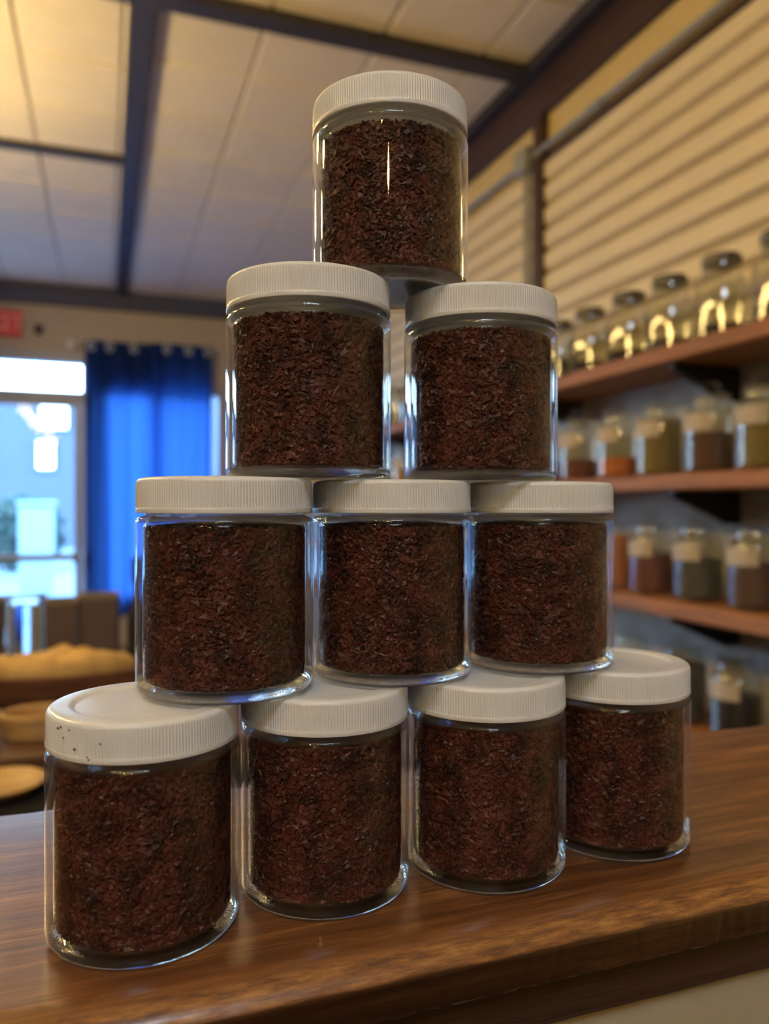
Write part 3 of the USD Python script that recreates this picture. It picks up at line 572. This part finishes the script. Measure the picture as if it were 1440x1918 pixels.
obj('bowl_body', lathe([(0, 0), (.028, 0), (.03, .006), (.052, .028), (.066, .055), (.0665, .062), (.062, .062), (.048, .034), (.026, .012), (0, .010)], 48), M['bowl_blue'], bb, 45)
tag(obj('tan_powder', lathe([(0, .0105), (.026, .0125), (.047, .0345), (.054, .044), (.03, .056), (0, .060)], 40), M['tan'], bb, True), kind='stuff')
M['water'] = usdkit.material(stage, '/World/Looks/clear_tumbler', {'g': ('glass_bsdf', {'color': (.93, .97, 1.0), 'roughness': 0.05, 'IOR': 1.4})}, [], surface='g.BSDF')
cp = thing('glass_vase', 'clear water-filled glass vase standing on the table left of the brown boxes', 'vase', (-.178, 2.05, TZ+.0005))
obj('vase_body', lathe([(0, 0), (.034, 0), (.038, .004), (.044, .12), (.046, .20), (.0465, .224), (.045, .226), (.043, .222), (.042, .205), (0, .203)], 48), M['water'], cp, 45)
# a dark bottle by the curtain
bt = thing('dark_bottle', 'tall black bottle on the table against the blue curtain', 'bottle', (.070, 1.90, TZ+.0005))
obj('body', lathe([(0, 0), (.020, 0), (.022, .004), (.022, .17), (.018, .20), (.009, .225), (.008, .26), (0, .26)], 32), M['black_metal'], bt, 40)
obj('cap', lathe([(0, .2605), (.012, .2605), (.013, .264), (.013, .315), (.011, .32), (0, .32)], 24), M['black_metal'], bt, 40)

# ------------------------------------------------------------------ the street outside
M['pave'] = mat('pavement', (.11, .19, .28), .85, var=.1, scale=2); M['facade'] = mat('blue_facade', (.022, .045, .088), .8, var=.06, scale=1)
M['bush'] = mat('bush_leaves', (.015, .05, .055), .7, var=.4, scale=8)
M['mirror_pane'] = usdkit.material(stage, '/World/Looks/sky_reflecting_pane', {'g': ('glossy_bsdf', {'color': (.40, .50, .56), 'roughness': .02})}, [], surface='g.BSDF')
M['white_post'] = mat('pale_post', (.14, .26, .36), .6)
tag(obj('pavement', box(-40, 40, YF+.16, 60, -.25, -.05), M['pave']), 'pale pavement and street seen through the glass door', 'pavement', kind='structure')
fb = thing('street_building', 'blue-grey building across the street seen through the glass door', 'building', (0, 0, 0))
obj('facade_wall', box(-16, 14, 25, 31, -.05, 4.35), M['facade'], fb)
obj('upper_storey', box(1.5, 14, 25.05, 31, 4.351, 5.4), M['facade'], fb)
for a in ((-1.79, -1.05, 3.50, 4.15), (-1.87, -1.42, 2.28, 3.12), (-4.2, -3.2, 2.3, 3.3), (-7, -6, 2.3, 3.3), (1, 2, 2.3, 3.3), (4, 5, 2.3, 3.3)):
    w_ = obj('window', frame_y(a[0]-.06, a[1]+.06, a[2]-.06, a[3]+.06, 24.93, 24.999, .06), M['facade'], fb)
    obj('window_pane', box(a[0], a[1], 24.96, 24.975, a[2], a[3]), M['mirror_pane'], w_)
pp = thing('planter_post', 'pale square post standing outside the glass door', 'post', (-.83, 11.0, -.05))
obj('post_body', box(-.20, .20, -.2, .2, 0, 1.25, .02), M['white_post'], pp); obj('post_cap', box(-.23, .23, -.23, .23, 1.251, 1.31, .02), M['white_post'], pp)
gg = lib(21)
for i, (x, y, r, lab) in enumerate(((-2.6, 13.5, .9, 'dark green bush outside at the left of the glass door'), (-1.5, 16.5, .8, 'dark green bush outside behind the pale post'))):
    n = 1800; d = gg.normal(0, 1, (n, 3)); d /= np.linalg.norm(d, axis=1, keepdims=True); c = d*(r*gg.uniform(.6, 1, (n, 1)))*[1, 1, .95]; c[:, 2] += r*.9
    a_ = gg.normal(0, 1, (n, 3)); a_ /= np.linalg.norm(a_, axis=1, keepdims=True); b_ = np.cross(a_, gg.normal(0, 1, (n, 3))); b_ /= np.linalg.norm(b_, axis=1, keepdims=True)
    Vb = np.stack([c+a_*.09, c+b_*.045, c-a_*.09, c-b_*.045], 1).reshape(-1, 3); Fb = (np.arange(n)[:, None, None]*4+np.array([[0, 1, 2], [0, 2, 3]])[None]).reshape(-1, 3)
    tt = thing('bush', lab, 'bush', (x, y, -.05))
    tag(obj('foliage', trimesh.Trimesh(Vb, Fb, process=False), M['bush'], tt), kind='stuff'); obj('stem', lathe([(0, 0), (.05, 0), (.04, r), (0, r)], 10), M['dark_wood'], tt)
